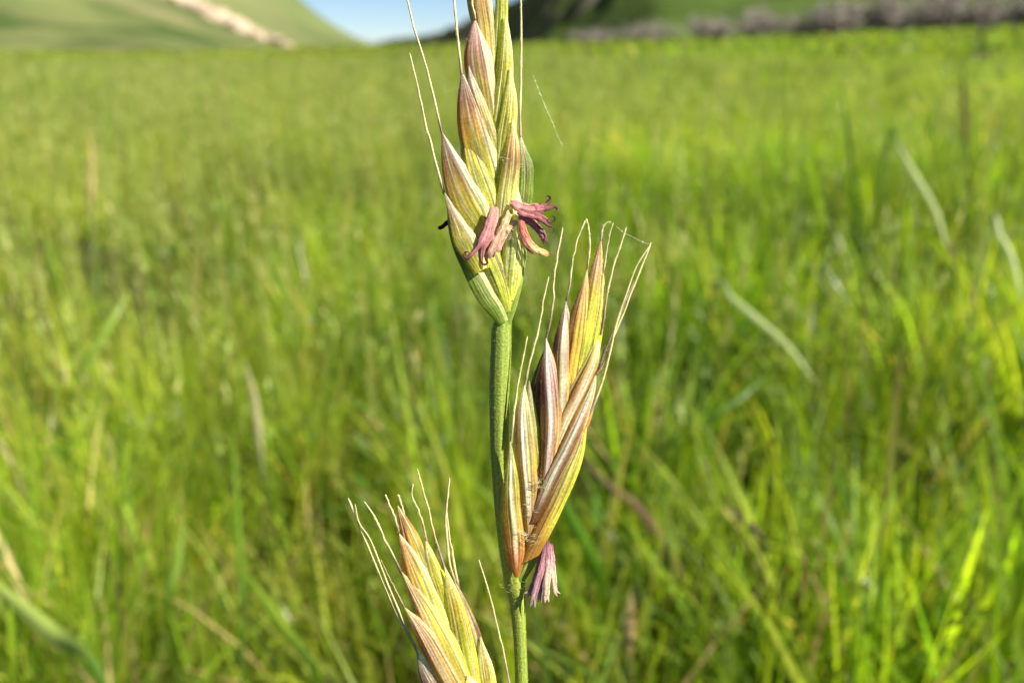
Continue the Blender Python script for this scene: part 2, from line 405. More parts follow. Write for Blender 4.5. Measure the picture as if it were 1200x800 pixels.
# low weeds between the blades
WB = Bag()
for r0, r1, n in ((.25, 1.4, 5200), (1.4, 4., 9000)):
    r = np.sqrt(RNG.uniform(r0 * r0, r1 * r1, n)); a = RNG.uniform(-.75, .75, n); x = r * np.sin(a); y = r * np.cos(a)
    m = vnoise(x, y, 4.5, 77) > .5; x, y, r = x[m], y[m], r[m]; n = len(x)
    cc = np.where(RNG.random((n, 1)) < .25, lin((128, 146, 88)), lin((74, 106, 30))) * RNG.lognormal(0, .3, (n, 1))
    V, Q, C = blades(x, y, ground_z(x, y) + RNG.uniform(.02, .17, n), RNG.uniform(.012, .034, n), RNG.uniform(.006, .014, n), RNG.uniform(0, 6.3, n), RNG.uniform(.2, 1.3, n), RNG.uniform(.1, .8, n), cc, 4)
    WB.add(V, Q, C)
tag(WB.build('low_weeds', M_GRASS), 'small rounded weed leaves low down between the meadow grass blades', 'weeds', kind='stuff')

# fine seed heads standing in the sward (mostly on the left)
SB = Bag()
def seed_heads(r0, r1, n, h, segs):
    r = np.sqrt(RNG.uniform(r0 * r0, r1 * r1, n)); a = RNG.uniform(-.72, .72, n); x = r * np.sin(a); y = r * np.cos(a)
    keep = RNG.random(n) > .55 * smooth(-.15, .3, a); x, y, r = x[keep], y[keep], r[keep]; n = len(x)
    hh = h * RNG.lognormal(0, .16, n); az = RNG.uniform(0, 2 * np.pi, n); t0 = np.abs(RNG.normal(0, .10, n)); z = ground_z(x, y)
    cc = np.where(RNG.random((n, 1)) < .4, lin((172, 168, 96)), lin((140, 160, 66))) * RNG.uniform(.8, 1.15, (n, 1))
    wst = np.full(n, .0011) * np.maximum(1, r * .5)
    V, Q, C = blades(x, y, z, hh, wst, az, t0, t0 * .5, cc, 4); SB.add(V, Q, C)
    for k in range(segs):
        f = .72 + .28 * k / segs + RNG.uniform(-.02, .02, n)
        bx = x + np.sin(t0 * 1.2) * hh * f * np.cos(az); by = y + np.sin(t0 * 1.2) * hh * f * np.sin(az); bz = z + np.cos(t0 * 1.2) * hh * f
        V, Q, C = blades(bx, by, bz, RNG.uniform(.010, .022, n), np.full(n, .0030) * np.maximum(1, r * .4), RNG.uniform(0, 6.3, n), RNG.uniform(.2, .7, n), RNG.uniform(0, .4, n), cc * RNG.uniform(.85, 1.2, (n, 1)), 2)
        SB.add(V, Q, C)
seed_heads(.7, 2., 1000, .30, 9); seed_heads(2., 6., 8000, .32, 7); seed_heads(6., 16., 14000, .33, 4)
tag(SB.build('meadow_seed_heads', M_SEED), 'haze of pale yellowish seed heads standing above the meadow grass on the left', 'seed heads', kind='stuff')

# ------------------------------------------------------------------ single blades and stalks that stand out of the blur
def blade(name, label, cat, pts, wpx, colr, mat=None, root_dx=0., dry=False, group=None):
    """pts: (photo x, photo y, depth) from low to high; the blade is rooted in the ground below its first point"""
    P = np.array([at(*p) for p in pts]); b = P[0].copy(); d = P[0] - P[1]; d /= np.linalg.norm(d) + 1e-9
    b = b + d * .04 + np.array((root_dx, 0.02, 0)); b[2] = ground_z(b[0], b[1]) - .005
    mid = (b + P[0]) / 2 + d * -.01
    P = catmull(np.vstack([b, mid, P]), 22)
    dep = np.interp(np.linspace(0, 1, 22), np.linspace(0, 1, len(pts)), [p[2] for p in pts])
    s = np.linspace(0, 1, 22); W = np.array(wpx) * np.mean([p[2] for p in pts]) / F / 2 * (.42 + .58 * smooth(.25, .55, s)) * (1 - s ** 4) + 1e-5
    T = np.gradient(P, axis=0); T /= np.linalg.norm(T, axis=1)[:, None]
    vd = P - CAM; vd /= np.linalg.norm(vd, axis=1)[:, None]
    sd_ = np.cross(T, vd); sd_ /= np.linalg.norm(sd_, axis=1)[:, None] + 1e-9; up_ = np.cross(sd_, T)
    k = np.linspace(-1, 1, 5); fold = np.abs(k) * .35
    ca, sa = math.cos(.35), math.sin(.35)
    sd2 = sd_ * ca + up_ * sa; up2 = up_ * ca - sd_ * sa
    V = P[:, None] + W[:, None, None] * (k[None, :, None] * sd2[:, None] + fold[None, :, None] * up2[:, None])
    i, j = np.meshgrid(np.arange(21), np.arange(4), indexing='ij')
    Q = np.stack([i * 5 + j, i * 5 + j + 1, (i + 1) * 5 + j + 1, (i + 1) * 5 + j], -1).reshape(-1, 4)
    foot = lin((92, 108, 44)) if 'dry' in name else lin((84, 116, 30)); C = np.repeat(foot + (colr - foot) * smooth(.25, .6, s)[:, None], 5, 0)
    e = empty(name, tuple(b)); mesh_obj('stalk' if 'stalk' in cat else 'blade', V.reshape(-1, 3), Q, mat or M_GRASS, e, C)
    return tag(e, label, cat, group, 'thing')
LG = lin((140, 164, 50)); PALE = lin((186, 198, 128)); MG = lin((84, 122, 26))  # PALE carries the sunlit glint in the blade colour
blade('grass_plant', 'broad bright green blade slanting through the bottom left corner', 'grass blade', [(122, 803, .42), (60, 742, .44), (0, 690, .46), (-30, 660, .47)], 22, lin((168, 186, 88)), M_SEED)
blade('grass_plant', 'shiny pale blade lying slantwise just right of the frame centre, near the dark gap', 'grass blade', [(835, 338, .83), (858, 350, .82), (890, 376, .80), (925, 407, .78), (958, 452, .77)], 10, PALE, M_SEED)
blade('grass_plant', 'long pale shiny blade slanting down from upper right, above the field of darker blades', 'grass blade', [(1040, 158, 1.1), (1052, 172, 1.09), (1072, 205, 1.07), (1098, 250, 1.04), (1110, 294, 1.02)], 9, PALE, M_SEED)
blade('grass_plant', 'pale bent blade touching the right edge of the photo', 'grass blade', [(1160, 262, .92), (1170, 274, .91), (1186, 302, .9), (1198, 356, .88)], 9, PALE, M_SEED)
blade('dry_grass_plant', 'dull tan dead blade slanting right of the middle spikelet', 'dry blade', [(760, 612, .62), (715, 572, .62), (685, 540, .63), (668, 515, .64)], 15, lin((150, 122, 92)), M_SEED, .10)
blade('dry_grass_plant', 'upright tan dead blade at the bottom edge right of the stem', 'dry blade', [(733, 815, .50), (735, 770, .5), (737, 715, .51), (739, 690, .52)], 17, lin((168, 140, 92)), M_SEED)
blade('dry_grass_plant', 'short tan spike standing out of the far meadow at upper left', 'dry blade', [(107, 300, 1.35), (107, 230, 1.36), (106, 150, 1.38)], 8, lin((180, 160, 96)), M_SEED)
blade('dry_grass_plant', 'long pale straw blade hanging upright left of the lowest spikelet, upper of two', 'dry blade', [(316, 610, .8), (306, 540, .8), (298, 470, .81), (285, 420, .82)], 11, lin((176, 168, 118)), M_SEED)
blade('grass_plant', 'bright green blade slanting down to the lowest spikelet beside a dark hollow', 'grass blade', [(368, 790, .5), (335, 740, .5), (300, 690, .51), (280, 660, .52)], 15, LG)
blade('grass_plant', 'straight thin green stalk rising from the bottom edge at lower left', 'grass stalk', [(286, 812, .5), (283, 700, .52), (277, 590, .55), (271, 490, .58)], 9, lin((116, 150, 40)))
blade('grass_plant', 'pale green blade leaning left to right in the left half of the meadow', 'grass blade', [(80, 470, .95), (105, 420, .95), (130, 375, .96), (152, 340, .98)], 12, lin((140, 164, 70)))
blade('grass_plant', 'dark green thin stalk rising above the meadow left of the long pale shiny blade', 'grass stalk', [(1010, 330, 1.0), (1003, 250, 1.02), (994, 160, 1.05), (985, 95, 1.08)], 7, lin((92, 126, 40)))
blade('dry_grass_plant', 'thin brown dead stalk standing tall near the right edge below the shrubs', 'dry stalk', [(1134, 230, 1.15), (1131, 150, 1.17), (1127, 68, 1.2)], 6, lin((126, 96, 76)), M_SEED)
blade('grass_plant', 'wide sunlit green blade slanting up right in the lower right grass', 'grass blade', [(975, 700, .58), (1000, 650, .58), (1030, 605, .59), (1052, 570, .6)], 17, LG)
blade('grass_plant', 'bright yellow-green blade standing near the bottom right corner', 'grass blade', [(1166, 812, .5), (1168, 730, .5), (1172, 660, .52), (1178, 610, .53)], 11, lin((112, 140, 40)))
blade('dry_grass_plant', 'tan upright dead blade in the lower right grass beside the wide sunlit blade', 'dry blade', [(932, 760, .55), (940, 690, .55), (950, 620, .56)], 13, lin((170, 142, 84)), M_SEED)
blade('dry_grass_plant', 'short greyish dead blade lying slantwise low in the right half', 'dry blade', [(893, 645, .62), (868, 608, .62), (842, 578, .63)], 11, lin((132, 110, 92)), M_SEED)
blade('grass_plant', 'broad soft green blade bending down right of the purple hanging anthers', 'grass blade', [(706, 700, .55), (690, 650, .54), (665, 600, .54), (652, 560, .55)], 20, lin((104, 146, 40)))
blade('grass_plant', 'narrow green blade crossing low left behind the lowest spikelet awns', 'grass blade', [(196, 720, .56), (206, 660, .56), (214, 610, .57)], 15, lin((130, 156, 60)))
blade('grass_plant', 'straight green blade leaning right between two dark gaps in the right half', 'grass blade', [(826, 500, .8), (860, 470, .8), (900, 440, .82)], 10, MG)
# a small dark weed stalk far out in the field
Yp = 17.0; p0 = at(1148, 62, Yp); p0[2] = ground_z(p0[0], p0[1]).item(); zt = at(1149, 31, Yp)[2]
wk = empty('dead_weed', tuple(p0)); tag(wk, 'small dark upright weed stalk far out in the meadow at right', 'weed')
hh = zt - p0[2]
V, Q, t, u = tube(np.array([p0 + np.array((.01 * math.sin(k), 0, hh * k / 5)) for k in range(6)]), np.linspace(.045, .03, 6), 6)
B = Bag(); B.add(V, Q, lin((84, 70, 48))); B.build('stem', M_SEED, wk)
B = Bag()
for k in range(160):
    c = p0 + np.array((RNG.normal(0, .16), RNG.normal(0, .1), abs(RNG.normal(.12, .12)))); d = RNG.normal(size=3) * .06; e = RNG.normal(size=3) * .025
    B.add(np.array([c - d, c + e, c + d, c - e]), np.array([[0, 1, 2, 3]]), lin((92, 96, 50)) * random.uniform(.6, 1.1))
tag(B.build('leaves', M_SEED, wk), kind='stuff')

# ------------------------------------------------------------------ the grass plant in focus
S = D / F                                  # metres per photo pixel at the plant
base = px(640, 1000, 0); base = np.array((.012, .045, 0.)); base[2] = ground_z(base[0], base[1]).item()
plant = empty('flowering_grass', tuple(base)); plant['kind'] = 'thing'
tag(plant, 'flowering wild grass in sharp focus with three plump awned spikelets on a green stem', 'grass plant')

# --- stem
ST = [(590, 376, 10.5), (587.5, 388, 11.5), (587, 410, 12), (585.5, 450, 12), (585, 500, 11.2), (586, 550, 10), (589, 600, 9), (593.5, 640, 9), (599, 668, 10.5),
      (603, 684, 12), (606, 702, 9.5), (608, 730, 8), (610, 765, 7.3), (611, 800, 7.6), (612, 860, 8), (612, 930, 8.5)]
c = catmull(ST, 110)
P = np.array([px(x, y, -2) for x, y, r in c]); R = c[:, 2] * S
low = catmull(np.vstack([P[-1], P[-1] + (P[-1] - P[-8]) * 1.5, (P[-1] + base) / 2 + np.array((.004, .008, 0)), base - np.array((0, 0, .01))]), 30)[1:]
P = np.vstack([P, low]); R = np.concatenate([R, np.linspace(R[-1], .0013, len(low))])
V, Q, t, u = tube(P, R, 28)
# ribs along the stem
n = len(P); k = 28
cen = np.repeat(P, k, 0); rib = 1 + .016 * np.cos(u * 2 * np.pi * 9) + .012 * np.cos(u * 2 * np.pi * 4 + 1)
rib = np.where((t > 0.01), rib, 1); V = cen + (V - cen) * rib[:, None]
yy = np.repeat(np.concatenate([c[:, 1], np.full(len(low), 940)]), k)
gc = lin((112, 130, 36)); gp = lin((168, 178, 84)); gy = lin((170, 170, 60))
C = gc + (gp - gc) * (.5 + .5 * np.cos(u * 2 * np.pi * 9))[:, None] * .45
C = C + (gy - C) * (.45 * np.exp(-((yy - 665) / 55.) ** 2))[:, None]
stem = mesh_obj('stem', V, Q, M_STEM, plant, C, np.stack([u, t * 10], 1))
# node collar at the foot of the upper spikelet and at the middle spikelet
HB = Bag()
def hair(p, d, ln, r=.000022, colr=None, bend=.25):
    d = d / (np.linalg.norm(d) + 1e-9); o = np.cross(d, FW) * bend * random.uniform(-1, 1)
    P = np.array([p, p + d * ln * .5 + o * ln * .15, p + d * ln + o * ln * .55]); V, Q, t, u = tube(P, np.array((r, r * .75, r * .15)), 3)
    HB.add(V, Q, lin((214, 214, 178)) if colr is None else colr)
for k in range(1500):                       # short prickle hairs, pointing upwards
    a = random.randrange(2, 108); b = random.randrange(28); v = V[a * 28 + b]; nrm = v - P[a]; nrm /= np.linalg.norm(nrm)
    if np.dot(nrm, FW) > .35: continue
    hair(v, nrm * .8 + UP * .8 + RNG.normal(0, .3, 3), random.uniform(.00006, .00020), .000016)
for k in range(46):                         # tuft of hairs at the joint
    x, y = random.gauss(603, 7), random.gauss(686, 6)
    hair(px(x, y, 9), np.array((random.gauss(-.2, .4), -.3, random.gauss(.8, .3))), random.uniform(.0003, .0008), .000022)
tag(HB.build('stem_hairs', M_HAIR, stem), kind='stuff')

# --- bracts
def ramp(stops, t):
    ts = [s[0] for s in stops]; cs = np.array([lin(s[1]) for s in stops])
    return np.stack([np.interp(t, ts, cs[:, k]) for k in range(3)], -1)

ALL = []; FRESH = .34
def lemma(parent, pts, z, face, stops, name='lemma', mL=None, mR=None, ridge=None, span=118, depth=.5, zt=0., zb=0., veins=7, keel=.36, dark=None, seed=[0]):
    """pts (x, y, half width) from base to tip in photo pixels; z towards the camera; face: degrees, 0 = to the camera, + = right"""
    face = face * 1.6; z = z * 1.25; seed[0] += 1; rs = np.random.default_rng(seed[0])
    n, k = 66, 61
    if len(pts) == 2:                       # left and right edge polylines
        el, er = catmull(pts[0], n), catmull(pts[1], n)
        pts = None; c = np.column_stack([(el + er) / 2, np.linalg.norm(er - el, axis=1) / 2])
    else: c = catmull(pts, n)
    hw = np.maximum(c[:, 2], .35); t = np.linspace(0, 1, n)
    tx = np.gradient(c[:, 0]); ty = np.gradient(c[:, 1]); L = np.hypot(tx, ty) + 1e-9; sx, sy = -ty / L, tx / L
    flip = np.where(sx < 0, -1, 1); sx *= flip; sy *= flip
    if pts is None:
        ex, ey = (er - el).T; q = np.hypot(ex, ey) + 1e-6; sx, sy = ex / q, ey / q
        fr = smooth(.9, 1, t); sx[fr > .5], sy[fr > .5] = sx[fr <= .5][-1], sy[fr <= .5][-1]
    zz = z + zb * (1 - t) ** 2 + zt * t ** 2
    ph = np.linspace(-span, span, k); a = np.radians(ph + face)
    hw = hw * np.where(t > .55, 1 + (.05 if pts is None else .18) * np.sin(np.pi * (t - .55) / .45), 1); u = np.linspace(-1, 1, k)
    hwmax = hw.max()
    # real ribs, keel and a slightly wavy, uneven edge
    rr = 1 + keel * np.exp(-np.abs(ph) / 26)[None] * np.sin(np.pi * np.clip(t, .05, 1))[:, None] + .012 * np.cos(u * np.pi * veins)[None] * np.sin(np.pi * t)[:, None]
    wob = 1 + .05 * np.sin(t * 9 + rs.uniform(0, 6))[:, None] * (np.abs(u) ** 3)[None] + .03 * np.sin(t * 23 + rs.uniform(0, 6))[:, None] * (np.abs(u) ** 6)[None]
    rr = rr * wob
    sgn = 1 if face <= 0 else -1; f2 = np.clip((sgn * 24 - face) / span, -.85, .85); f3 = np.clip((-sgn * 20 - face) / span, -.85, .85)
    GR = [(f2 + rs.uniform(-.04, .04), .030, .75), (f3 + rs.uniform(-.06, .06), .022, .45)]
    for g0, gw, ga in GR: rr = rr * (1 - .10 * ga * np.exp(-((u - g0) / (gw * 1.5)) ** 2)[None] * np.sin(np.pi * np.clip(t, 0, .98))[:, None])
    lat = hw[:, None] * np.sin(a)[None] * rr; dep = hw[:, None] * depth * np.cos(a)[None] * rr
    X = c[:, 0:1] + sx[:, None] * lat; Y = c[:, 1:2] + sy[:, None] * lat; Z = zz[:, None] + dep
    dd = D - Z * S
    V = CAM + (FW + ((X - 600) / F)[..., None] * RT + ((400 - Y) / F)[..., None] * UP) * dd[..., None]
    i, j = np.meshgrid(np.arange(n - 1), np.arange(k - 1), indexing='ij')
    Q = np.stack([i * k + j, i * k + j + 1, (i + 1) * k + j + 1, (i + 1) * k + j], -1).reshape(-1, 4)
    C = ramp(stops, t)[:, None, :] * np.ones((1, k, 1))
    vis = np.sin(a)                                   # -1 left .. 1 right as seen
    if dark is not None:                              # (side, colour, amount): purple and brown tints plus shade painted on one flank
        sd_, cc, am = dark; m = am * .95 * smooth(-.15, .62, vis * sd_)[None] * smooth(.08, .45, t)[:, None] * (.75 + .25 * np.sin(t * 17 + 2)[:, None])
        C = C + (lin(cc) - C) * m[..., None]
    for side, spec in ((-1, mL), (1, mR)):  # pale papery margins; the silver ones hold some sun glare in colour
        if spec is None: continue
        cc, wdt, am = spec; am = min(1., am * 1.15); wdt = min(.9, wdt * 1.45); m = am * smooth(1 - wdt, 1 - wdt * .55, u * side)[None] * (.5 + .5 * smooth(.05, .55, t))[:, None] * (.85 + .15 * np.sin(u * 40)[None])
        C = C + (lin(cc) - C) * m[..., None]
    if ridge is not None:  # pale midrib, with sun glare partly put into its colour
        u0, cc, wdt, am = ridge; m = am * np.exp(-((u - u0) / wdt) ** 2)[None] * smooth(.02, .3, t)[:, None]
        C = C + (lin(cc) - C) * m[..., None]
    fresh = (FRESH * (1 - smooth(.45, .72, t)))[:, None, None]; C = C + (lin((172, 184, 74)) - C) * fresh
    for g0, gw, ga in GR:                            # creases by the papery margin, groove shade and pale edge put into colour
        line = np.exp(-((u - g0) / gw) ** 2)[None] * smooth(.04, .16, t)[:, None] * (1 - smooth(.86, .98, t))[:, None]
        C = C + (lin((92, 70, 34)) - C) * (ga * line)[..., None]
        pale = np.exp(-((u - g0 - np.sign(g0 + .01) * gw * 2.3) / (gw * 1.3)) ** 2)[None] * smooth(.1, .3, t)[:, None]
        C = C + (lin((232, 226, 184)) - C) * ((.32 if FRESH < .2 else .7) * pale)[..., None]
    for q in range(rs.integers(12, 20)):              # irregular brown and green streaks between the nerves
        u0 = rs.uniform(-.9, .9); t0 = rs.uniform(.1, .7); t1 = t0 + rs.uniform(.12, .45); cc = [(126, 80, 66), (104, 130, 44), (112, 132, 44), (110, 66, 70), (214, 208, 140)][rs.integers(5)]
        m = rs.uniform(.25, .65) * np.exp(-((u[None] - u0 - .05 * np.sin(t * 6 + q)[:, None]) / rs.uniform(.025, .07)) ** 2) * (smooth(t0, t0 + .08, t) * (1 - smooth(t1 - .12, t1, t)))[:, None]
        C = C + (lin(cc) - C) * m[..., None]
    rim = (.75 * smooth(.86, .96, np.abs(u)))[None] * smooth(.12, .4, t)[:, None]; C = C + (lin((230, 222, 186)) - C) * rim[..., None]
    vn = rs.normal(0, 1, 40); vn = np.interp((u + 1) * 19.5, np.arange(40), vn)
    C = C * (1 + .12 * vn[None, :, None]) * (1 + .09 * np.cos(u * np.pi * veins + .6 * np.sin(t * 5)[:, None]))[..., None] * (1 + .10 * np.interp(t, np.linspace(0, 1, 12), rs.normal(0, 1, 12)))[:, None, None]
    C = np.clip(C, .004, .95) ** 1.10; lum = C @ np.array((.3, .6, .1)); C = C + (lum[..., None] * np.array((1.0, 1.02, .62)) - C) * .0; C = C * 1.28; C[..., 2] = np.maximum(C[..., 2], .17 * lum)
    cap = 1.55 * C[..., 1]; br = smooth(.08, .2, lum); C[..., 0] = np.where(C[..., 0] > cap, C[..., 0] + (cap - C[..., 0]) * .5 * br, C[..., 0])
    C = np.minimum(C, .9)
    UVs = np.stack([np.repeat(u[None] * .5 + .5, n, 0) + seed[0] * .37, np.repeat(t[:, None], k, 1) + seed[0] * 1.7], -1).reshape(-1, 2)
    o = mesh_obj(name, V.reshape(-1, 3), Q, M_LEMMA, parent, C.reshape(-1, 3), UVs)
    ALL.append((V, hw, t)); 
    return o, V

def awn(parent, pts, z=6., r0=1.5, r1=.8, colr=(206, 196, 140), zt=0., base_col=(150, 116, 104), base_f=.22):
    c = catmull([(x, y) for x, y in pts], 40); s = np.linspace(0, 1, 40)
    jit = np.interp(s, np.linspace(0, 1, 14), RNG.normal(0, .35, 14)) * np.sin(np.pi * s)
    P = np.array([px(x + jt, y, z + zt * q * q) for (x, y), q, jt in zip(c, s, jit)])
    R = (r0 + (r1 * .8 - r0) * s) * S * (1 + np.interp(s, np.linspace(0, 1, 20), RNG.normal(0, .10, 20)))
    R[-1] *= .35
    V, Q, t, u = tube(P, R, 7)
    C = lin(base_col) + (lin(colr) - lin(base_col)) * smooth(0, base_f, t)[:, None]
    C = C * (1 + .10 * np.sin(t * 31 + pts[0][0]))[:, None]
    B = Bag(); B.add(V, Q, C, np.stack([u, t], 1))
    for k in range(26):                           # barbs
        a = random.randrange(3, 38); b = random.randrange(7); v = V[a * 7 + b]; nr = v - P[a]; tg = P[a + 1] - P[a]
        q = np.array([v, v + tg / np.linalg.norm(tg) * .00018 + nr / np.linalg.norm(nr) * .00010]); V2, Q2, *_ = tube(np.array([q[0], q.mean(0), q[1]]), np.array((.00003, .00002, .000005)), 3)
        B.add(V2, Q2, lin((222, 216, 170)))
    return B.build('awn', M_AWN, parent)

def spikelet(pts, z, label):
    c = catmull(pts, 24); P = np.array([px(x, y, z) for x, y, r in c]); V, Q, t, u = tube(P, c[:, 2] * S, 10)
    o = mesh_obj('spikelet', V, Q, M_STEM, plant, lin((128, 140, 56)) * np.ones((len(V), 1)), np.stack([u, t], 1)); o['label'] = label
    return o

YEL, YG, GRN, DGR = (190, 186, 56), (160, 176, 56), (104, 132, 48), (62, 88, 36)
ORG, BRN, PNK, PUR, MAU = (186, 128, 60), (138, 98, 56), (176, 128, 116), (98, 58, 66), (142, 100, 104)
CRM, SIL, STR = (234, 224, 174), (228, 222, 202), (214, 200, 120)

# ---- upper spikelet
U = spikelet([(591, 378, 8), (592, 340, 6), (591, 250, 4), (588, 120, 3.5), (580, -60, 2)], -12, 'tall upper spikelet with pink anthers and long straight awns')
lemma(U, [(590, 378, 7), (581, 362, 10), (570, 346, 11.5), (555, 318, 10.5), (541, 290, 8), (531, 266, 5), (525, 246, 1.2)], 7, -32, [(0, GRN), (.4, (84, 112, 42)), (1, (128, 140, 60))], 'glume', mR=(CRM, .32, .9), mL=((150, 160, 90), .2, .5))
lemma(U, [(593, 378, 6), (598, 357, 7.5), (604, 332, 7.5), (609, 308, 6), (612, 288, 4), (613, 266, 1)], 3, 28, [(0, (120, 146, 62)), (.6, (140, 164, 84)), (1, (168, 180, 110))], 'glume', mL=(CRM, .25, .7), ridge=(.1, (176, 190, 124), .25, .5))
lemma(U, [(594, 366, 5), (589, 342, 12), (579, 314, 14), (567, 286, 12), (557, 262, 8), (548, 240, 1.5)], 5, -8, [(0, (176, 176, 40)), (.35, (196, 194, 44)), (.7, (196, 176, 60)), (1, CRM)], ridge=(.25, (172, 160, 30), .12, .6), mL=(CRM, .25, .8), veins=5)
lemma(U, [(598, 352, 4), (599, 330, 10.5), (601, 305, 12.5), (603, 280, 12), (604, 255, 9), (604, 230, 5), (605, 214, 1)], 6, 4, [(0, (206, 200, 90)), (.5, (222, 214, 150)), (1, (226, 214, 176))], mL=(CRM, .3, .8), veins=5)
lemma(U, ([(556,322),(541,300),(533,285),(528,262),(523,240),(520.5,226)], [(572,312),(566,296),(560,280),(548,262),(534,244),(521.5,226)]), 15, -30, [(0, (186, 170, 60)), (.4, (166, 142, 64)), (.75, (170, 150, 110)), (1, (176, 160, 140))], mR=(SIL, .38, .8), mL=(CRM, .2, .6), dark=(-1, BRN, .45))
lemma(U, ([(560,318),(550,300),(540,275),(535,250),(531,236),(530.5,228)], [(578,312),(574,295),(567,275),(555,254),(542,238),(531.5,228)]), 9, -10, [(0, (186, 172, 60)), (.5, (196, 180, 90)), (1, CRM)], 'palea', mR=(CRM, .35, .7), veins=4)
lemma(U, ([(565,290),(545,265),(531,245),(522,215),(518,185),(517.5,155)], [(586,278),(580,258),(574,240),(560,216),(542,188),(518.5,155)]), 8, -28, [(0, (192, 186, 62)), (.3, (190, 168, 50)), (.5, (176, 128, 70)), (.7, (140, 104, 72)), (.9, (150, 128, 112)), (1, MAU)], mR=(SIL, .36, .85), mL=(CRM, .2, .5), dark=(-1, BRN, .55))
lemma(U, ([(575,275),(560,250),(548,225),(542,195),(540,165),(540,142)], [(592,270),(590,250),(585,222),(573,195),(558,168),(541,142)]), 4, -16, [(0, (192, 180, 60)), (.4, (184, 176, 70)), (.8, (196, 184, 80)), (1, CRM)], mR=((150, 100, 60), .16, .7), mL=(CRM, .2, .5))
lemma(U, ([(580,250),(560,215),(545,185),(538,150),(537,115),(540.5,85)], [(591,245),(591,222),(588,188),(577,148),(560,112),(541.5,85)]), 0, -26, [(0, (192, 192, 44)), (.35, (196, 188, 52)), (.55, (190, 140, 56)), (.75, (168, 112, 76)), (.9, (160, 134, 126)), (1, (150, 134, 130))], mR=(SIL, .40, .85), dark=(-1, (150, 100, 56), .5), mL=(YG, .3, .5))
lemma(U, ([(575,190),(562,150),(553,115),(549,92),(549,78)], [(588,190),(583,160),(570,122),(557,95),(550,78)]), 2, -6, [(0, YEL), (.5, (190, 150, 110)), (1, SIL)], 'palea', mR=(SIL, .4, .7), veins=3)
lemma(U, ([(575,190),(560,140),(548,95),(545,65),(550,38),(556.5,21)], [(589,190),(587,150),(583,105),(577,72),(567,42),(557.5,21)]), -5, -24, [(0, (200, 184, 30)), (.3, (190, 166, 50)), (.5, (160, 110, 60)), (.75, (168, 116, 100)), (.9, (190, 150, 140)), (1, (190, 176, 166))], mR=((226, 196, 170), .36, .85), dark=(-1, (110, 70, 56), .65))
lemma(U, ([(572,130),(560,70),(557,30),(553,0),(552,-40),(557,-82)], [(588,140),(586,90),(583,50),(578,15),(571,-25),(559,-82)]), -9, -18, [(0, (200, 190, 30)), (.3, (196, 170, 44)), (.55, (180, 130, 66)), (1, (190, 150, 130))], mR=(CRM, .34, .85), dark=(-1, BRN, .4))
lemma(U, [(576, 66, 8), (564, 22, 11), (561, -15, 12), (561, -60, 9), (563, -104, .8)], -18, -40, [(0, YG), (.4, (196, 150, 120)), (1, SIL)], mL=((206, 170, 160), .3, .7))
lemma(U, ([(570,145),(573,100),(577,58),(580,10),(580,-40),(582,-92)], [(588,140),(591,90),(594,45),(595,5),(592,-45),(584,-92)]), -8, 22, [(0, (178, 184, 34)), (.5, (184, 190, 40)), (1, (196, 190, 100))], ridge=(-.1, (214, 210, 110), .25, .6), mR=((206, 160, 130), .25, .7))
lemma(U, ([(574,178),(577,142),(581,106),(587,65),(590,38),(592.3,17)], [(590,178),(597,135),(601,95),(600,60),(597,36),(594,17)]), -2, 26, [(0, (176, 180, 40)), (.6, (196, 192, 70)), (1, CRM)], mR=((226, 216, 140), .3, .8), ridge=(.2, CRM, .2, .5))
lemma(U, ([(575,230),(579,196),(583,160),(590,122),(594,99),(597.3,79)], [(592,228),(601,185),(605,145),(605,115),(602,96),(599.5,79)]), 3, 26, [(0, (186, 176, 60)), (.6, (200, 192, 80)), (1, CRM)], mR=(CRM, .3, .8), ridge=(.2, CRM, .2, .5))
lemma(U, ([(578,277),(582,242),(586,208),(592,178),(597,158),(600,140)], [(597,275),(605,230),(609,195),(608,170),(605,154),(602.5,140)]), 9, 22, [(0, CRM), (.4, (214, 196, 130)), (.7, (196, 150, 100)), (1, CRM)], mR=(CRM, .35, .8))
lemma(U, [(603, 274, 5), (610, 243, 10), (613, 216, 10), (613, 193, 8.5), (611.5, 176, 4.5), (610, 158, .8)], -6, 40, [(0, (120, 140, 50)), (.5, (96, 128, 40)), (.8, (150, 150, 96)), (1, SIL)], mR=(SIL, .3, .8), mL=((214, 210, 150), .22, .8), dark=(-1, (66, 96, 28), .7))
awn(U, [(521, 228), (513, 200), (500, 150), (490, 105), (480, 62)], 14, 1.7, 1.1)
awn(U, [(518, 157), (513, 135), (506, 103), (503, 92), (494, 60), (484, 28), (476, -6)], 8, 1.3, 1.5, base_col=(110, 80, 76))
awn(U, [(541, 87), (538, 60), (535, 30), (532.5, 0), (530, -40)], 1, 1.8, 1.4)
awn(U, [(610, 160), (609.5, 130), (610.5, 90), (610.5, 40), (610, 0), (609, -40)], -6, 1.7, 1.5, base_col=(170, 140, 130))
awn(U, [(557, 23), (553, 0), (548, -40)], -5, 1.5, 1.2)

FRESH = .12
